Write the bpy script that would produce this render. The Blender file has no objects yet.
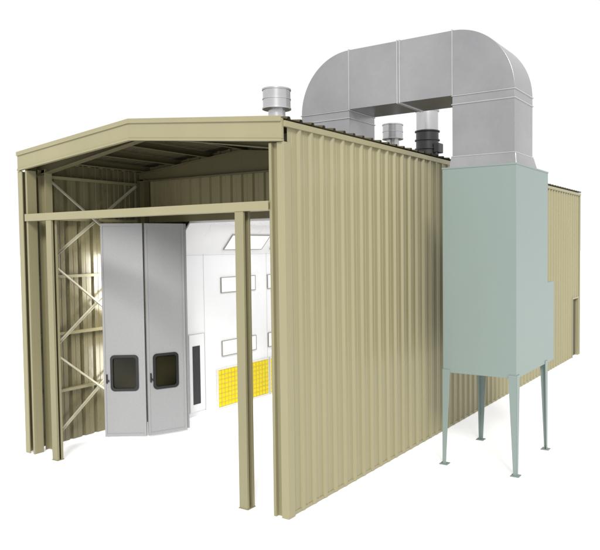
import bpy, bmesh, math, random
from mathutils import Vector, Matrix
random.seed(3)
S=bpy.context.scene
S.view_settings.view_transform='Standard'; S.view_settings.look='None'; S.view_settings.exposure=0
COL=S.collection
WL={}   # world location of every object

# ------------------------------------------------------------------ materials
def nm(name):
    m=bpy.data.materials.new(name); m.use_nodes=True
    nt=m.node_tree; b=nt.nodes['Principled BSDF']; return m,nt,b
def paint(name,col,rough=0.45,metal=0.0,var=0.06,scale=1.5,bump=0.0,bscale=40,spec=0.5,grain=0.0,streak=True):
    m,nt,b=nm(name)
    mp=nt.nodes.new('ShaderNodeMapping'); mp.inputs['Scale'].default_value=(1,1,0.25 if streak else 1)
    geo=nt.nodes.new('ShaderNodeNewGeometry')
    nt.links.new(geo.outputs['Position'],mp.inputs['Vector'])
    n=nt.nodes.new('ShaderNodeTexNoise'); n.inputs['Scale'].default_value=scale; n.inputs['Detail'].default_value=6; n.inputs['Roughness'].default_value=0.6
    nt.links.new(mp.outputs[0],n.inputs['Vector'])
    r=nt.nodes.new('ShaderNodeMapRange'); r.inputs[1].default_value=0.3; r.inputs[2].default_value=0.7
    r.inputs[3].default_value=1-var; r.inputs[4].default_value=1+var
    nt.links.new(n.outputs['Fac'],r.inputs[0])
    fac=r.outputs[0]
    if grain>0:
        g=nt.nodes.new('ShaderNodeTexNoise'); g.inputs['Scale'].default_value=55; g.inputs['Detail'].default_value=2
        nt.links.new(geo.outputs['Position'],g.inputs['Vector'])
        gr=nt.nodes.new('ShaderNodeMapRange'); gr.inputs[1].default_value=0.35; gr.inputs[2].default_value=0.65; gr.inputs[3].default_value=1-grain; gr.inputs[4].default_value=1+grain
        nt.links.new(g.outputs['Fac'],gr.inputs[0])
        mu=nt.nodes.new('ShaderNodeMath'); mu.operation='MULTIPLY'; nt.links.new(fac,mu.inputs[0]); nt.links.new(gr.outputs[0],mu.inputs[1]); fac=mu.outputs[0]
    mx=nt.nodes.new('ShaderNodeVectorMath'); mx.operation='SCALE'; mx.inputs[0].default_value=col
    nt.links.new(fac,mx.inputs['Scale']); nt.links.new(mx.outputs[0],b.inputs['Base Color'])
    r2=nt.nodes.new('ShaderNodeMapRange'); r2.inputs[1].default_value=0.3; r2.inputs[2].default_value=0.7
    r2.inputs[3].default_value=max(0.05,rough-0.05); r2.inputs[4].default_value=rough+0.06
    nt.links.new(n.outputs['Fac'],r2.inputs[0]); nt.links.new(r2.outputs[0],b.inputs['Roughness'])
    b.inputs['Metallic'].default_value=metal; b.inputs['Specular IOR Level'].default_value=spec
    if bump>0:
        n2=nt.nodes.new('ShaderNodeTexNoise'); n2.inputs['Scale'].default_value=bscale; n2.inputs['Detail'].default_value=2
        nt.links.new(geo.outputs['Position'],n2.inputs['Vector'])
        bp=nt.nodes.new('ShaderNodeBump'); bp.inputs['Strength'].default_value=bump; bp.inputs['Distance'].default_value=0.02
        nt.links.new(n2.outputs['Fac'],bp.inputs['Height']); nt.links.new(bp.outputs[0],b.inputs['Normal'])
    return m
def galv(name,col,rough=0.38,metal=0.6,amp=1.0):
    m,nt,b=nm(name)
    geo=nt.nodes.new('ShaderNodeNewGeometry')
    v=nt.nodes.new('ShaderNodeTexVoronoi'); v.inputs['Scale'].default_value=14
    n=nt.nodes.new('ShaderNodeTexNoise'); n.inputs['Scale'].default_value=0.9; n.inputs['Detail'].default_value=3
    for q in (v,n): nt.links.new(geo.outputs['Position'],q.inputs['Vector'])
    sep=nt.nodes.new('ShaderNodeSeparateColor'); nt.links.new(v.outputs['Color'],sep.inputs[0])
    a=nt.nodes.new('ShaderNodeMapRange'); a.inputs[3].default_value=1-0.03*amp; a.inputs[4].default_value=1+0.03*amp
    nt.links.new(sep.outputs[0],a.inputs[0])
    c=nt.nodes.new('ShaderNodeMapRange'); c.inputs[1].default_value=0.3; c.inputs[2].default_value=0.7; c.inputs[3].default_value=0.90; c.inputs[4].default_value=1.09
    nt.links.new(n.outputs['Fac'],c.inputs[0])
    mu=nt.nodes.new('ShaderNodeMath'); mu.operation='MULTIPLY'; nt.links.new(a.outputs[0],mu.inputs[0]); nt.links.new(c.outputs[0],mu.inputs[1])
    mx=nt.nodes.new('ShaderNodeVectorMath'); mx.operation='SCALE'; mx.inputs[0].default_value=col
    nt.links.new(mu.outputs[0],mx.inputs['Scale']); nt.links.new(mx.outputs[0],b.inputs['Base Color'])
    r=nt.nodes.new('ShaderNodeMapRange'); r.inputs[1].default_value=0.3; r.inputs[2].default_value=0.7; r.inputs[3].default_value=rough-0.03; r.inputs[4].default_value=rough+0.04
    nt.links.new(n.outputs['Fac'],r.inputs[0]); nt.links.new(r.outputs[0],b.inputs['Roughness'])
    b.inputs['Metallic'].default_value=metal
    n2=nt.nodes.new('ShaderNodeTexNoise'); n2.inputs['Scale'].default_value=1.6; nt.links.new(geo.outputs['Position'],n2.inputs['Vector'])
    bp=nt.nodes.new('ShaderNodeBump'); bp.inputs['Strength'].default_value=0.12; bp.inputs['Distance'].default_value=0.03
    nt.links.new(n2.outputs['Fac'],bp.inputs['Height']); nt.links.new(bp.outputs[0],b.inputs['Normal'])
    return m
M_wall=paint('tan_ribbed_steel',(0.272,0.247,0.142),0.38,0.0,0.03,1.0,spec=0.5)
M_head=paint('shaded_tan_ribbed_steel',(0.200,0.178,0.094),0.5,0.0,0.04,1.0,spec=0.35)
M_wallin=paint('shaded_glossy_tan_steel',(0.16,0.143,0.078),0.28,0.0,0.06,1.2,0.35,4.0)  # darker copy of the wall steel: inside shade put into its colour
M_roof=paint('shaded_tan_roof_steel',(0.085,0.076,0.044),0.8,0.0,0.06,spec=0.1)  # ceiling shade put into the roof's base colour
M_trim=paint('tan_trim_steel',(0.275,0.250,0.145),0.42,0.0,0.04,1.0,0.04,4)
M_frame=paint('tan_frame_steel',(0.238,0.216,0.123),0.42,0.0,0.05)
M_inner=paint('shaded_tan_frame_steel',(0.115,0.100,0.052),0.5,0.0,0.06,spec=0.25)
M_brace=paint('pale_brace_steel',(0.46,0.44,0.34),0.35,0.0,0.05)
M_galv=galv('galvanised_steel',(0.345,0.345,0.355),0.30,0.72,0.55)
M_galv2=galv('bright_galvanised_steel',(0.50,0.50,0.51),0.26,0.8,0.4)
M_flange=galv('flange_steel',(0.46,0.46,0.47),0.33,0.6,0.4)
M_teal=paint('sage_green_paint',(0.205,0.255,0.238),0.42,0.0,0.04,0.6,0.04,2)
M_door=paint('grey_door_enamel',(0.305,0.306,0.314),0.42,0.0,0.02,0.7,0.02,3,grain=0.04)
M_white=paint('white_booth_enamel',(0.78,0.78,0.79),0.3,0.0,0.02)
M_seam=paint('grey_seam_steel',(0.52,0.52,0.53),0.4,0.0,0.04)
M_fixt=paint('grey_fixture_rim',(0.30,0.28,0.24),0.4,0.0,0.04)
M_grid=paint('filter_grid_wire',(0.58,0.46,0.08),0.5,0.0,0.04)
M_frim=paint('pale_filter_frame',(0.66,0.65,0.58),0.4,0.0,0.04)
M_black=paint('black_enamel',(0.015,0.015,0.016),0.4,0.0,0.1)
M_dark=paint('dark_tan_door_paint',(0.07,0.062,0.036),0.6,0.0,0.1)  # dark tan, used on the personnel door
def glass():
    m,nt,b=nm('dark_glass_olive_reflection')
    geo=nt.nodes.new('ShaderNodeNewGeometry'); n=nt.nodes.new('ShaderNodeTexNoise'); n.inputs['Scale'].default_value=1.2; n.inputs['Detail'].default_value=0
    nt.links.new(geo.outputs['Position'],n.inputs['Vector'])
    cr=nt.nodes.new('ShaderNodeValToRGB'); cr.color_ramp.elements[0].color=(0.004,0.004,0.003,1); cr.color_ramp.elements[1].color=(0.022,0.020,0.010,1)  # olive reflection painted into the near-black pane
    cr.color_ramp.elements[0].position=0.35; cr.color_ramp.elements[1].position=0.7
    nt.links.new(n.outputs['Fac'],cr.inputs[0]); nt.links.new(cr.outputs[0],b.inputs['Base Color'])
    b.inputs['Roughness'].default_value=0.04; b.inputs['Specular IOR Level'].default_value=0.25; return m
M_glass=glass()
def filt():
    m,nt,b=nm('yellow_filter_media')
    geo=nt.nodes.new('ShaderNodeNewGeometry')
    v=nt.nodes.new('ShaderNodeTexVoronoi'); v.inputs['Scale'].default_value=45
    nt.links.new(geo.outputs['Position'],v.inputs['Vector'])
    cr=nt.nodes.new('ShaderNodeValToRGB'); cr.color_ramp.elements[0].color=(0.68,0.53,0.010,1); cr.color_ramp.elements[1].color=(0.82,0.69,0.035,1)
    nt.links.new(v.outputs['Distance'],cr.inputs[0]); nt.links.new(cr.outputs[0],b.inputs['Base Color'])
    b.inputs['Roughness'].default_value=0.9; b.inputs['Specular IOR Level'].default_value=0.1
    return m
M_filter=filt()
def emis(name,col,st,base=(0.8,0.8,0.8)):
    m,nt,b=nm(name); b.inputs['Base Color'].default_value=(*base,1)
    n=nt.nodes.new('ShaderNodeTexNoise'); n.inputs['Scale'].default_value=2.0
    r=nt.nodes.new('ShaderNodeMapRange'); r.inputs[3].default_value=st*0.92; r.inputs[4].default_value=st*1.08
    nt.links.new(n.outputs['Fac'],r.inputs[0]); nt.links.new(r.outputs[0],b.inputs['Emission Strength'])
    b.inputs['Emission Color'].default_value=(*col,1); b.inputs['Roughness'].default_value=0.5; return m
M_lamp=emis('lit_lamp_diffuser',(1,1,0.97),0.85,(0.2,0.2,0.2))
M_ground=emis('glowing_white_ground',(1,1,1),0.50,(0.60,0.60,0.60))  # glow added so the ground stays white, even beside the building
M_ground.node_tree.nodes['Principled BSDF'].inputs['Specular IOR Level'].default_value=0.0

# ------------------------------------------------------------------ helpers
def reg(o,parent,c):
    COL.objects.link(o)
    WL[o.name]=Vector(c)
    if parent is not None:
        o.parent=parent; o.location=Vector(c)-WL[parent.name]
    else: o.location=Vector(c)
    return o
def thing(name,loc,label,cat,group=None):
    o=bpy.data.objects.new(name,None); o.empty_display_size=0.3
    reg(o,None,loc); o['label']=label; o['category']=cat
    if group:o['group']=group
    return o
class MB:
    def __init__(s): s.v=[]; s.f=[]
    def add(s,vs,fs):
        n=len(s.v); s.v+= [Vector(p) for p in vs]; s.f+=[[i+n for i in f] for f in fs]; return s
    def box(s,a,b):
        x0,y0,z0=a; x1,y1,z1=b
        return s.add([(x0,y0,z0),(x1,y0,z0),(x1,y1,z0),(x0,y1,z0),(x0,y0,z1),(x1,y0,z1),(x1,y1,z1),(x0,y1,z1)],
          [(0,3,2,1),(4,5,6,7),(0,1,5,4),(1,2,6,5),(2,3,7,6),(3,0,4,7)])
    def obox(s,o,ux,uy,uz,a,b):
        o=Vector(o);ux=Vector(ux);uy=Vector(uy);uz=Vector(uz)
        t=MB().box(a,b)
        return s.add([o+ux*p.x+uy*p.y+uz*p.z for p in t.v],t.f)
    def prism(s,pts,d):   # planar polygon pts extruded by vector d
        n=len(pts); d=Vector(d); P=[Vector(p) for p in pts]
        return s.add(P+[p+d for p in P],[list(range(n))[::-1],list(range(n,2*n))]+[[i,(i+1)%n,n+(i+1)%n,n+i] for i in range(n)])
    def cyl(s,c,r0,r1,z0,z1,n=40,cap=True):
        vs=[];fs=[]
        for i in range(n):
            a=2*math.pi*i/n
            vs.append((c[0]+r0*math.cos(a),c[1]+r0*math.sin(a),z0)); 
        for i in range(n):
            a=2*math.pi*i/n
            vs.append((c[0]+r1*math.cos(a),c[1]+r1*math.sin(a),z1))
        fs=[[i,(i+1)%n,n+(i+1)%n,n+i] for i in range(n)]
        if cap: fs+=[list(range(n))[::-1],list(range(n,2*n))]
        return s.add(vs,fs)
    def make(s,name,mat,parent=None,bevel=0.0,smooth=False,label=None):
        lo=Vector((min(p.x for p in s.v),min(p.y for p in s.v),min(p.z for p in s.v)))
        hi=Vector((max(p.x for p in s.v),max(p.y for p in s.v),max(p.z for p in s.v)))
        c=(lo+hi)/2
        me=bpy.data.meshes.new(name); me.from_pydata([p-c for p in s.v],[],s.f); 
        bm=bmesh.new(); bm.from_mesh(me); bmesh.ops.recalc_face_normals(bm,faces=bm.faces); bm.to_mesh(me); bm.free()
        me.materials.append(mat)
        o=bpy.data.objects.new(name,me); reg(o,parent,c)
        if bevel>0:
            b=o.modifiers.new('bevel','BEVEL'); b.width=bevel; b.segments=2; b.limit_method='ANGLE'; b.angle_limit=math.radians(40)
            b.harden_normals=False
        if smooth:
            for p in me.polygons: p.use_smooth=True
            me.set_sharp_from_angle(angle=math.radians(32)) if hasattr(me,'set_sharp_from_angle') else None
        if label:o['label']=label
        return o
PITCH=0.305
def ribs(mb,o,s,t,n,s0,s1,t0,t1,h=0.044,pitch=PITCH,minor=True):
    """ribbed sheet: runs along s, straight along t, raised along n. t1 may be function of s"""
    o=Vector(o);s=Vector(s);t=Vector(t);n=Vector(n)
    prof=[(0.0,0),(0.025,0),(0.052,h),(0.095,h),(0.122,0)]
    if minor: prof+=[(0.201,0),(0.209,0.007),(0.223,0.007),(0.231,0)]
    pts=[]
    k=math.floor(s0/pitch)
    while k*pitch<s1:
        for a,hh in prof:
            x=k*pitch+a
            if s0<=x<=s1: pts.append((x,hh))
        k+=1
    pts=[(s0,0)]+[p for p in pts if p[0]>s0+0.003 and p[0]<s1-0.003]+[(s1,0)]
    vs=[];fs=[]
    for x,hh in pts:
        T0=t0(x) if callable(t0) else t0; T1=t1(x) if callable(t1) else t1
        vs.append(o+s*x+t*T0+n*hh); vs.append(o+s*x+t*T1+n*hh)
    for i in range(len(pts)-1): fs.append([2*i,2*i+2,2*i+3,2*i+1])
    mb.add(vs,fs); return mb

W=6.576; L=17.8; H=6.0; PK=0.306; RX=-W/2
def roofz(x): return H+PK*(1-abs(x-RX)/(W/2))
X_=(1,0,0);Y_=(0,1,0);Z_=(0,0,1)

# ------------------------------------------------------------------ ground
g=MB().add([(-400,-400,0),(400,-400,0),(400,400,0),(-400,400,0)],[(0,1,2,3)]).make('ground',M_ground)
g['kind']='structure'; g['label']='white studio ground with added glow'

# ------------------------------------------------------------------ building
B=thing('steel_building',(-W/2,L/2,0),'tan ribbed steel building with open gabled front','building')
DY0,DY1,DZ=16.75,17.55,2.12
mb=MB()
top=H-0.10
ribs(mb,(0,0,0),Y_,Z_,X_,0.10,DY0,0.02,top)
ribs(mb,(0,0,0),Y_,Z_,X_,DY0,DY1,DZ,top)
ribs(mb,(0,0,0),Y_,Z_,X_,DY1,L-0.08,0.02,top)
mb.make('side_wall',M_wall,B)
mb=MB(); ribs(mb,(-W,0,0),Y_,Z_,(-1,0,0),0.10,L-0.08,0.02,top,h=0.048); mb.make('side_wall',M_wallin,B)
mb=MB(); ribs(mb,(-W,L,0),X_,Z_,Y_,0.05,W-0.05,0.02,lambda s: roofz(s-W)-0.06); mb.make('rear_wall',M_wall,B)
# roof with ribs running down the slopes
for sg in (1,-1):
    sl=math.atan2(PK,W/2)
    d=Vector((sg*math.cos(sl),0,-math.sin(sl))); nrm=Vector((sg*math.sin(sl),0,math.cos(sl)))
    mb=MB(); ln=(W/2)/math.cos(sl)+0.06
    ribs(mb,(RX,0,H+PK),Y_,d,nrm,-0.03,L+0.03,0.0,ln,h=0.04,minor=False)
    mb.make('roof',M_roof,B)
# eave trim (gutter edge)
for xx,sg in ((0,1),(-W,-1)):
    mb=MB(); a=xx; b_=xx+sg*0.055
    mb.box((min(a,b_),-0.02,top-0.02),(max(a,b_),L+0.02,H-0.03))
    mb.make('eave_trim',M_trim,B,0.006)
MB().box((0.0,0.05,0.0),(0.012,DY0,0.06)).make('base_trim',M_trim,B,0.003)
# front fascia following the gable
FD=0.33
def fascia(y0,y1,zt,zb,name,mat):
    P=[(-W+0.0,y0,H+zt),(RX,y0,H+PK+zt),(0.02,y0,H+zt),(0.02,y0,H-zb),(RX,y0,H+PK-zb),(-W+0.0,y0,H-zb)]
    m=MB(); 
    m.prism([P[0],P[1],P[4],P[5]],(0,y1-y0,0)); m.prism([P[1],P[2],P[3],P[4]],(0,y1-y0,0))
    return m.make(name,mat,B,0.004)
fascia(-0.06,-0.005,0.0,FD-0.03,'gable_fascia',M_trim)
fascia(-0.085,-0.062,0.03,0.05,'gable_cap_trim',M_trim)
fascia(-0.075,0.0,-(FD-0.03)-0.002,FD+0.01,'gable_soffit_trim',M_trim)
# corner columns : trim leg + channel
for sg,xx in ((1,0.0),(-1,-W)):
    def bx(m,a,b,y0,y1,z0,z1):
        xa,xb=xx-sg*a,xx-sg*b
        m.box((min(xa,xb),y0,z0),(max(xa,xb),y1,z1))
    z1=H-FD-0.012
    m=MB(); bx(m,-0.045,0.09,-0.035,-0.012,0,z1); bx(m,-0.045,-0.038,-0.012,0.13,0,z1); m.make('corner_trim',M_trim,B,0.003)
    m=MB(); bx(m,0.10,0.25,0.030,0.044,0,z1); bx(m,0.236,0.25,0.044,0.17,0,z1); bx(m,0.10,0.236,0.156,0.17,0,z1); bx(m,0.20,0.25,-0.03,0.0295,0,z1)
    m.make('corner_column',M_frame,B,0.003)
# door opening posts (open channel shape) and lintel
def post(cx,w=0.085,dp=0.17):
    m=MB(); z1=4.66; y0=-0.06
    m.box((cx-w,y0,0),(cx+w,y0+0.013,z1)); m.box((cx-w,y0+0.013,0),(cx-w+0.013,y0+dp-0.013,z1)); m.box((cx-w,y0+dp-0.013,0),(cx+w,y0+dp,z1))
    m.box((cx+w-0.013,y0+0.013,0),(cx+w,y0+0.045,z1)); m.box((cx+w-0.013,y0+dp-0.045,0),(cx+w,y0+dp-0.013,z1))
    o=m.make('door_post',M_frame,B,0.003)
    b=MB().box((cx-w-0.01,y0-0.01,0),(cx+w+0.01,y0+dp+0.01,0.012)).make('base_plate',M_frame,o)
post(-0.83); post(-5.63,0.08,0.13)
m=MB(); m.box((-W+0.2,-0.07,4.66),(-0.245,-0.05,4.80)); m.box((-W+0.2,-0.05,4.785),(-0.245,0.13,4.80)); m.box((-W+0.2,-0.05,4.66),(-0.245,0.13,4.675))
m.make('lintel_beam',M_trim,B,0.003)
# main frames (column, haunched rafters); the booth-front frame has a level bottom chord
def frame(y,dp=0.30,level=None):
    for sg,xx in ((1,-0.14),(-1,-W+0.14)):
        m=MB()
        a,b=sorted((xx,xx-sg*0.22))
        m.box((a,y-0.006,0),(b,y+0.006,H-0.3)); 
        for xe in (a,b): m.box((xe-0.006,y-0.08,0),(xe+0.006,y+0.08,H-0.3))
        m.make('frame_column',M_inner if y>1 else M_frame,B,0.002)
    for x0,x1 in ((-W+0.12,RX),(RX,-0.12)):
        zt0,zt1=roofz(x0)-0.19,roofz(x1)-0.19
        if level:
            b0=b1=level
        else:
            b0=zt0-(dp+0.12 if x0<RX-1 else dp-0.05); b1=zt1-(dp+0.12 if x1>RX+1 else dp-0.05)
        m=MB()
        m.prism([(x0,y-0.006,zt0),(x1,y-0.006,zt1),(x1,y-0.006,b1),(x0,y-0.006,b0)],(0,0.012,0))
        m.prism([(x0,y-0.08,b0),(x1,y-0.08,b1),(x1,y-0.08,b1-0.014),(x0,y-0.08,b0-0.014)],(0,0.16,0))
        m.prism([(x0,y-0.08,zt0),(x1,y-0.08,zt1),(x1,y-0.08,zt1+0.014),(x0,y-0.08,zt0+0.014)],(0,0.16,0))
        m.make('rafter',M_inner,B,0.002)
frame(0.36,0.10); frame(2.86,level=5.66)
for y in (7.8,12.8): frame(y)
# purlins
for i in range(7):
    x=-W+0.35+i*(W-0.7)/6
    z=roofz(x)-0.03
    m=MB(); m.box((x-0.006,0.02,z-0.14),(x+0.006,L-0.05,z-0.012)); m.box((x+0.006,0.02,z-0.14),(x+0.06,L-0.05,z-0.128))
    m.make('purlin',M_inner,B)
# girts on the long walls
for sg,xx in ((1,-0.01),(-1,-W+0.01)):
    for z in (1.15,2.35,3.55,4.75,5.6):
        a,b=sorted((xx,xx-sg*0.10))
        m=MB(); m.box((a,0.18,z),(b,16.7,z+0.012)); m.box(((b-0.006) if sg<0 else a,0.18,z-0.05),(b if sg<0 else a+0.006,16.7,z))
        m.make('girt',M_frame,B)
# cross bracing in the front bay
def brace(p,q,xx):
    p=Vector((xx,*p)); q=Vector((xx,*q)); d=(q-p); ln=d.length; d.normalize(); n=d.cross(Vector((1,0,0))).normalized()
    m=MB(); m.obox(p,d,n,Vector((1,0,0)),(0,-0.025,0),(ln,0.025,0.008)); m.obox(p,d,n,Vector((1,0,0)),(0,0.018,0.008),(ln,0.025,0.045))
    m.make('cross_brace',M_brace,B,0.0)
for xx in (-W+0.125,):
    for z0,z1 in ((0.15,2.0),(2.0,3.85),(3.85,5.55)):
        brace((0.45,z0),(2.75,z1),xx); brace((0.45,z1),(2.75,z0),xx+0.055)
# header wall above the booth front
HY=3.02
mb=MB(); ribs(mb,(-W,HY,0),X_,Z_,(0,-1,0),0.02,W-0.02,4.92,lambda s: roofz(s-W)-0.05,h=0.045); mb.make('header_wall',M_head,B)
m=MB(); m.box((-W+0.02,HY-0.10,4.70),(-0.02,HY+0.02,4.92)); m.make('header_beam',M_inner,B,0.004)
# rear personnel door in the side wall
D=MB().box((-0.10,DY0+0.03,0.02),(-0.06,DY1-0.03,DZ-0.03)).make('personnel_door',M_dark,B,0.004)
m=MB(); m.box((-0.1,DY0-0.05,0),(0.045,DY0+0.01,DZ+0.05)); m.box((-0.1,DY1-0.01,0),(0.045,DY1+0.05,DZ+0.05)); m.box((-0.1,DY0+0.01,DZ-0.01),(0.045,DY1-0.01,DZ+0.05))
m.make('door_frame',M_trim,B,0.003)
MB().cyl((-0.05,DY0+0.12),0.02,0.02,1.0,1.12,12).make('handle',M_galv2,D)
MB().box((0.0,L-0.10,0),(0.045,L+0.01,H-0.12)).make('corner_trim',M_trim,B,0.003)

# ------------------------------------------------------------------ paint booth inside
P=thing('paint_booth',(-3.2,9,0),'white spray booth with bright interior and folding doors','paint booth')
BX0,BX1,BY0,BY1,BZ=-5.74,-0.75,3.14,15.5,4.66
hz,hx=3.95,0.62
m=MB(); m.box((BX0-0.05,BY0,0.0),(BX0,BY1,hz)); m.make('side_wall',M_white,P)
m=MB(); m.box((BX1,BY0,0.0),(BX1+0.05,BY1,hz)); m.make('side_wall',M_white,P)
m=MB(); m.box((BX0-0.05,BY1,0.0),(BX1+0.05,BY1+0.05,BZ)); m.make('rear_wall',M_white,P)
m=MB(); m.prism([(BX0,BY0,hz),(BX0+hx,BY0,BZ),(BX0+hx,BY0,BZ+0.05),(BX0-0.05,BY0,hz)],(0,BY1-BY0,0))
m.prism([(BX1,BY0,hz),(BX1-hx,BY0,BZ),(BX1-hx,BY0,BZ+0.05),(BX1+0.05,BY0,hz)],(0,BY1-BY0,0))
m.prism([(BX0+hx,BY0,BZ),(BX1-hx,BY0,BZ),(BX1-hx,BY0,BZ+0.05),(BX0+hx,BY0,BZ+0.05)],(0,BY1-BY0,0))
m.make('ceiling',M_white,P)
for xx0,xx1 in ((BX0-0.16,BX0+0.02),(BX1-0.02,BX1+0.16)):
    MB().box((xx0,HY+0.03,0),(xx1,BY0-0.002,BZ)).make('door_jamb',M_door,P,0.004)
m=MB(); y=4.17
while y<BY1:
    m.box((BX0,y-0.004,0.0),(BX0+0.005,y+0.004,hz)); y+=1.21
m.box((BX0,BY0,hz-0.03),(BX0+0.006,BY1,hz-0.022))
m.make('panel_seam',M_seam,P)
def fixture(o,u,v,n,lu,lv):
    o=Vector(o);u=Vector(u).normalized();v=Vector(v).normalized();n=Vector(n).normalized()
    m=MB(); t=0.020
    m.obox(o,u,v,n,(0,0,0),(lu,t,0.022)); m.obox(o,u,v,n,(0,lv-t,0),(lu,lv,0.022)); m.obox(o,u,v,n,(0,t,0),(t,lv-t,0.022)); m.obox(o,u,v,n,(lu-t,t,0),(lu,lv-t,0.022))
    f=m.make('light_fixture',M_fixt,P)
    m=MB(); m.obox(o,u,v,n,(t,t,0.004),(lu-t,lv-t,0.014)); m.make('lamp_diffuser',M_lamp,f)
for k in range(6):
    y=4.76+k*1.85
    for z in (1.33,2.95): fixture((BX0+0.008,y,z),Y_,Z_,X_,1.34,0.40)
    fixture((BX0+0.10+0.006,y,hz+0.10),Y_,(hx,0,BZ-hz),(BZ-hz,0,-hx),1.5,0.50)
    for z in (1.33,2.95): fixture((BX1-0.002,y,z),Y_,Z_,(-1,0,0),1.34,0.40)
# exhaust filter panels along the base of the wall
y=4.58
for k in range(8):
    ln=0.74 if k==0 else 1.14
    m=MB(); m.box((BX0+0.008,y,0.06),(BX0+0.035,y+ln,1.0)); f=m.make('filter_panel',M_filter,P)
    m=MB()
    n=max(2,round(ln/0.125)); 
    for i in range(1,n):
        yy=y+i*ln/n; m.box((BX0+0.036,yy-0.005,0.06),(BX0+0.046,yy+0.005,1.0))
    for i in range(1,8):
        z=0.06+i*0.94/8; m.box((BX0+0.047,y,z-0.005),(BX0+0.053,y+ln,z+0.005))
    m.make('filter_grid',M_grid,f)
    m=MB(); x_=BX0+0.054
    m.box((BX0+0.006,y-0.03,0.02),(x_,y+ln+0.03,0.055)); m.box((BX0+0.006,y-0.03,1.005),(x_,y+ln+0.03,1.04)); m.box((BX0+0.006,y-0.03,0.055),(x_,y-0.002,1.005)); m.box((BX0+0.006,y+ln+0.002,0.055),(x_,y+ln+0.03,1.005))
    m.make('filter_frame',M_frim,f)
    y+=ln+0.10
# service door
d=MB().box((BX0+0.002,3.62,0.12),(BX0+0.03,4.12,2.0)).make('service_door',M_white,P,0.004)
MB().box((BX0+0.032,3.72,0.30),(BX0+0.04,3.96,1.72)).make('window_pane',M_black,d)
m=MB(); m.box((BX0+0.002,3.602,0.10),(BX0+0.025,3.615,2.015)); m.box((BX0+0.002,4.125,0.10),(BX0+0.025,4.138,2.015)); m.box((BX0+0.002,3.615,2.003),(BX0+0.025,4.125,2.015)); m.make('door_frame',M_seam,d)
# folding door leaves
def leaf(A,Bp,win=True,z1=4.64,f0=0.20,f1=0.80):
    A=Vector((*A,0));Bp=Vector((*Bp,0)); d=(Bp-A); ln=d.length; d.normalize(); n=Vector((d.y,-d.x,0))
    z=Vector((0,0,1)); g=0.008; th=0.05
    m=MB(); wx0,wx1,wz0,wz1=ln*f0,ln*f1,1.06,1.78
    def pb(a0,a1,c0,c1,p0=0,p1=th): m.obox(A,d,z,n,(a0,c0,p0),(a1,c1,p1))
    if win:
        pb(g,wx0,0.04,z1); pb(wx1,ln-g,0.04,z1); pb(wx0,wx1,0.04,wz0); pb(wx0,wx1,wz1,z1)
    else: pb(g,ln-g,0.04,z1)
    o=m.make('door_leaf',M_door,P)
    m=MB()
    for a0,a1 in ((g,g+0.045),(ln-g-0.045,ln-g)): m.obox(A,d,z,n,(a0,0.04,th+0.001),(a1,z1,th+0.013))
    m.obox(A,d,z,n,(g+0.045,0.04,th+0.001),(ln-g-0.045,0.10,th+0.013)); m.obox(A,d,z,n,(g+0.045,z1-0.06,th+0.001),(ln-g-0.045,z1,th+0.013))
    m.make('stiffener_frame',M_door,o,0.002)
    if win:
        def rr(x0,x1,y0,y1,r,n_=6):
            pts=[]
            for cx,cy,a0 in ((x1-r,y1-r,0),(x0+r,y1-r,90),(x0+r,y0+r,180),(x1-r,y0+r,270)):
                for i in range(n_+1):
                    a=math.radians(a0+90*i/n_); pts.append((cx+r*math.cos(a),cy+r*math.sin(a)))
            return pts
        po=rr(wx0-0.03,wx1+0.03,wz0-0.03,wz1+0.03,0.09); pi=rr(wx0+0.025,wx1-0.025,wz0+0.025,wz1-0.025,0.06)
        N=len(po); vs=[];
        for pp in (po,pi):
            for h in (th+0.001,th+0.02): vs+=[A+d*p[0]+z*p[1]+n*h for p in pp]
        fs=[]
        for i in range(N):
            j=(i+1)%N
            fs+=[[N+i,N+j,3*N+j,3*N+i],[i,j,N+j,N+i],[2*N+i,2*N+j,3*N+j,3*N+i]]
        MB().add(vs,fs).make('window_frame',M_black,o)
        m=MB(); m.obox(A,d,z,n,(wx0,wz0,th*0.4),(wx1,wz1,th*0.6)); m.make('window_pane',M_glass,o)
        m=MB(); m.obox(A,d,z,n,(0.06,1.20,th+0.014),(0.09,1.40,th+0.03)); m.obox(A,d,z,n,(0.065,1.25,th+0.03),(0.13,1.28,th+0.05)); m.make('handle',M_black,o,0.004)
    return o
leaf((-6.08,1.47),(-5.34,1.98)); leaf((-5.34,1.98),(-4.985,2.78),f0=0.18,f1=0.76); leaf((-5.01,2.83),(-5.72,3.02),False)

# ------------------------------------------------------------------ duct arch
U=thing('exhaust_duct',(0,4.2,6.1),'arched galvanised rectangular duct over the roof edge','duct')
DYa,DYb=3.74,4.76; R=1.19; zc=6.88; XL,XR=-1.19,1.07
def arc(cx,a0,a1,n=28): return [(cx+R*math.cos(math.radians(a0+(a1-a0)*i/n)),DYa,zc+R*math.sin(math.radians(a0+(a1-a0)*i/n))) for i in range(n+1)]
dv=(0,DYb-DYa,0)
MB().prism([(XL,DYa,zc)]+arc(XL,90,180),dv).make('duct_elbow',M_galv,U,0.006,True)
MB().prism([(XR,DYa,zc)]+arc(XR,0,90),dv).make('duct_elbow',M_galv,U,0.006,True)
MB().box((XL,DYa,zc),(-0.062,DYb,zc+R)).make('duct_section',M_galv,U,0.004)
MB().box((-0.058,DYa,zc),(XR,DYb,zc+R)).make('duct_section',M_galv,U,0.004)
MB().box((XL-R,DYa,6.05),(XL,DYb,zc)).make('duct_section',M_galv,U,0.004)
MB().box((XR,DYa,5.74),(XR+R,DYb,zc)).make('duct_section',M_galv,U,0.004)
e=0.016
def fl(x0,x1,z0,z1):
    MB().box((x0,DYa-e,z0),(x1,DYb+e,z1)).make('duct_flange',M_flange,U,0.003)
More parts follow.
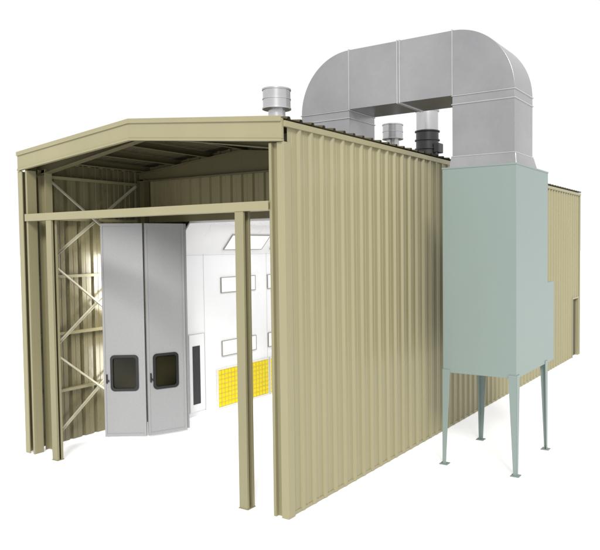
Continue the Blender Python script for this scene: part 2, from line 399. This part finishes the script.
for x in (XL,-0.085,-0.035,XR): fl(x-0.010,x+0.010,zc-e,zc+R+e)
for z in (zc-0.012,zc-0.17):
    fl(XL-R-e,XL+e,z-0.010,z+0.010); 
for z in (zc-0.012,zc-0.17,5.75): fl(XR-e,XR+R+e,z-0.010,z+0.010)
# transition hood on the unit
a=[(XR-0.02,DYa-0.02,5.738),(XR+R+0.02,DYa-0.02,5.738),(XR+R+0.02,DYb+0.02,5.738),(XR-0.02,DYb+0.02,5.738)]
b=[(1.03,3.67,5.54),(2.31,3.67,5.54),(2.31,4.90,5.54),(1.03,4.90,5.54)]
MB().add(b+a,[(0,3,2,1),(4,5,6,7),(0,1,5,4),(1,2,6,5),(2,3,7,6),(3,0,4,7)]).make('transition_hood',M_galv,U,0.004)

# ------------------------------------------------------------------ roof vents and fan
def vent(x,y,z0,z1,z2,r,label):
    V=thing('roof_vent',(x,y,roofz(x)),label,'roof vent','round galvanised vents on the roof')
    MB().cyl((x,y),r*0.62,r*0.62,roofz(x)-0.03,z1+0.05).make('vent_pipe',M_galv2,V,0,True)
    m=MB(); m.cyl((x,y),r,r,z1,z2,48); o=m.make('vent_cap',M_galv2,V,0.008,True)
    m=MB(); m.cyl((x,y),r+0.012,r+0.012,z2-0.03,z2-0.005,48); m.cyl((x,y),r+0.012,r+0.012,z1+0.005,z1+0.03,48); m.cyl((x,y),r+0.008,r+0.008,(z1+z2)/2-0.01,(z1+z2)/2+0.01,48)
    m.make('band',M_flange,o,0,True)
    m=MB(); m.cyl((x,y),r*1.1,r*0.66,roofz(x)-0.02,roofz(x)+0.12,40); m.make('flashing',M_galv2,V,0,True)
vent(-1.24,1.44,6.1,6.50,6.86,0.240,'short round galvanised vent near the gable')
vent(-1.8,6.7,6.1,6.70,7.07,0.245,'short round galvanised vent behind the duct arch')
F=thing('exhaust_fan',(-2.0,9.06,6.2),'black roof exhaust fan with silver discharge stack','fan')
c=(-2.0,9.06)
MB().cyl(c,0.31,0.31,6.15,7.22,40).make('fan_housing',M_black,F,0.01,True)
m=MB(); 
for z in (7.22,6.98,6.74): m.cyl(c,0.345,0.345,z,z+0.03,40)
m.make('housing_ring',M_black,F,0,True)
MB().cyl(c,0.30,0.30,7.26,7.80,40).make('discharge_stack',M_galv2,F,0,True)
MB().cyl(c,0.33,0.33,7.78,7.86,40).make('stack_rim',M_galv2,F,0,True)
m=MB(); m.box((-1.72,8.85,6.62),(-1.56,9.15,6.88)); m.box((-1.66,8.82,6.2),(-1.60,8.88,6.62)); m.make('motor',M_black,F,0.02)

# ------------------------------------------------------------------ air unit on legs
x0,x1,y0,y1,y2=0.95,2.36,3.54,5.45,5.90
zb,zs,zt=1.74,3.35,5.525
A=thing('air_handling_unit',((x0+x1)/2,(y0+y1)/2,0),'sage green steel air unit raised on four legs','air unit')
MB().prism([(x0,y0,zb),(x0,y2,zb),(x0,y2,zs),(x0,y1,zs),(x0,y1,zt),(x0,y0,zt)],(x1-x0,0,0)).make('housing',M_teal,A,0.008)
m=MB(); m.box((x0-0.008,y0-0.008,zt-0.02),(x1+0.008,y1+0.008,zt+0.010)); m.make('top_rim',M_teal,A,0.004)
for (lx,sx) in ((x0,1),(x1,-1)):
    for (ly,sy) in ((y0,1),(5.42,-1)):
        m=MB(); wt,wb,t=0.15,0.060,0.010; zt_=zb+0.06
        ex=lx-sx*0.003; ey=ly-sy*0.003
        m.prism([(ex,ey,0),(ex+sx*wb,ey,0),(ex+sx*wt,ey,zt_),(ex,ey,zt_)],(0,-sy*t,0))
        m.prism([(ex,ey,0),(ex,ey+sy*wb,0),(ex,ey+sy*wt,zt_),(ex,ey,zt_)],(-sx*t,0,0))
        o=m.make('leg',M_teal,A)
        cx,cy=lx+sx*0.02,ly+sy*0.02
        m=MB(); m.box((cx-0.08,cy-0.08,0),(cx+0.08,cy+0.08,0.014)); m.make('foot_plate',M_teal,o)

# ------------------------------------------------------------------ light
w=bpy.data.worlds.new('World'); S.world=w; w.use_nodes=True
w.node_tree.nodes['Background'].inputs[0].default_value=(1,1,1,1); w.node_tree.nodes['Background'].inputs[1].default_value=1.0
sd=bpy.data.lights.new('sun_lamp','SUN'); sd.energy=3.0; sd.angle=math.radians(15); sd.color=(1,0.985,0.95)
so=bpy.data.objects.new('sun_lamp',sd); COL.objects.link(so)
so.rotation_euler=(-Vector((0.52,-0.74,0.62))).to_track_quat('-Z','Y').to_euler()
def area(name,loc,tgt,sx,sy,en,col=(1,1,1)):
    ad=bpy.data.lights.new(name,'AREA'); ad.shape='RECTANGLE'; ad.size=sx; ad.size_y=sy; ad.energy=en; ad.color=col
    ao=bpy.data.objects.new(name,ad); COL.objects.link(ao); ao.location=loc
    ao.rotation_euler=(Vector(tgt)-Vector(loc)).to_track_quat('-Z','Y').to_euler()
for yy in (5.5,10.5): area('booth_lamp',(-3.2,yy,4.6),(-3.2,yy+0.001,0),3.2,3.6,90)
area('hidden_glint_light',(-5.8,2.35,3.3),(-6.6,0.7,3.0),0.3,1.3,48,(1,0.97,0.90))  # unseen light added behind the door leaf for highlights on the left wall
area('hidden_glint_light',(-5.8,2.35,1.3),(-6.6,0.7,1.1),0.3,1.0,22,(1,0.97,0.90))  # lower unseen light, added for the same wall highlights

# ------------------------------------------------------------------ camera
yaw,pit,rol,f,px=-0.5566,-0.043,-0.0095,677.7,353.94
Fv=Vector((math.sin(yaw)*math.cos(pit),math.cos(yaw)*math.cos(pit),math.sin(pit)))
Rv=Vector((math.cos(yaw),-math.sin(yaw),0)); Uv=Rv.cross(Fv)
R2=Rv*math.cos(rol)+Uv*math.sin(rol); U2=-Rv*math.sin(rol)+Uv*math.cos(rol)
cd=bpy.data.cameras.new('camera'); co=bpy.data.objects.new('camera',cd); COL.objects.link(co)
mt=Matrix(((R2.x,U2.x,-Fv.x,6.2002),(R2.y,U2.y,-Fv.y,-8.0164),(R2.z,U2.z,-Fv.z,4.1134),(0,0,0,1)))
co.matrix_world=mt
cd.sensor_width=36; cd.lens=36*f/600; cd.shift_x=-(px-300)/600; cd.clip_end=2000; cd.clip_start=0.1
S.camera=co
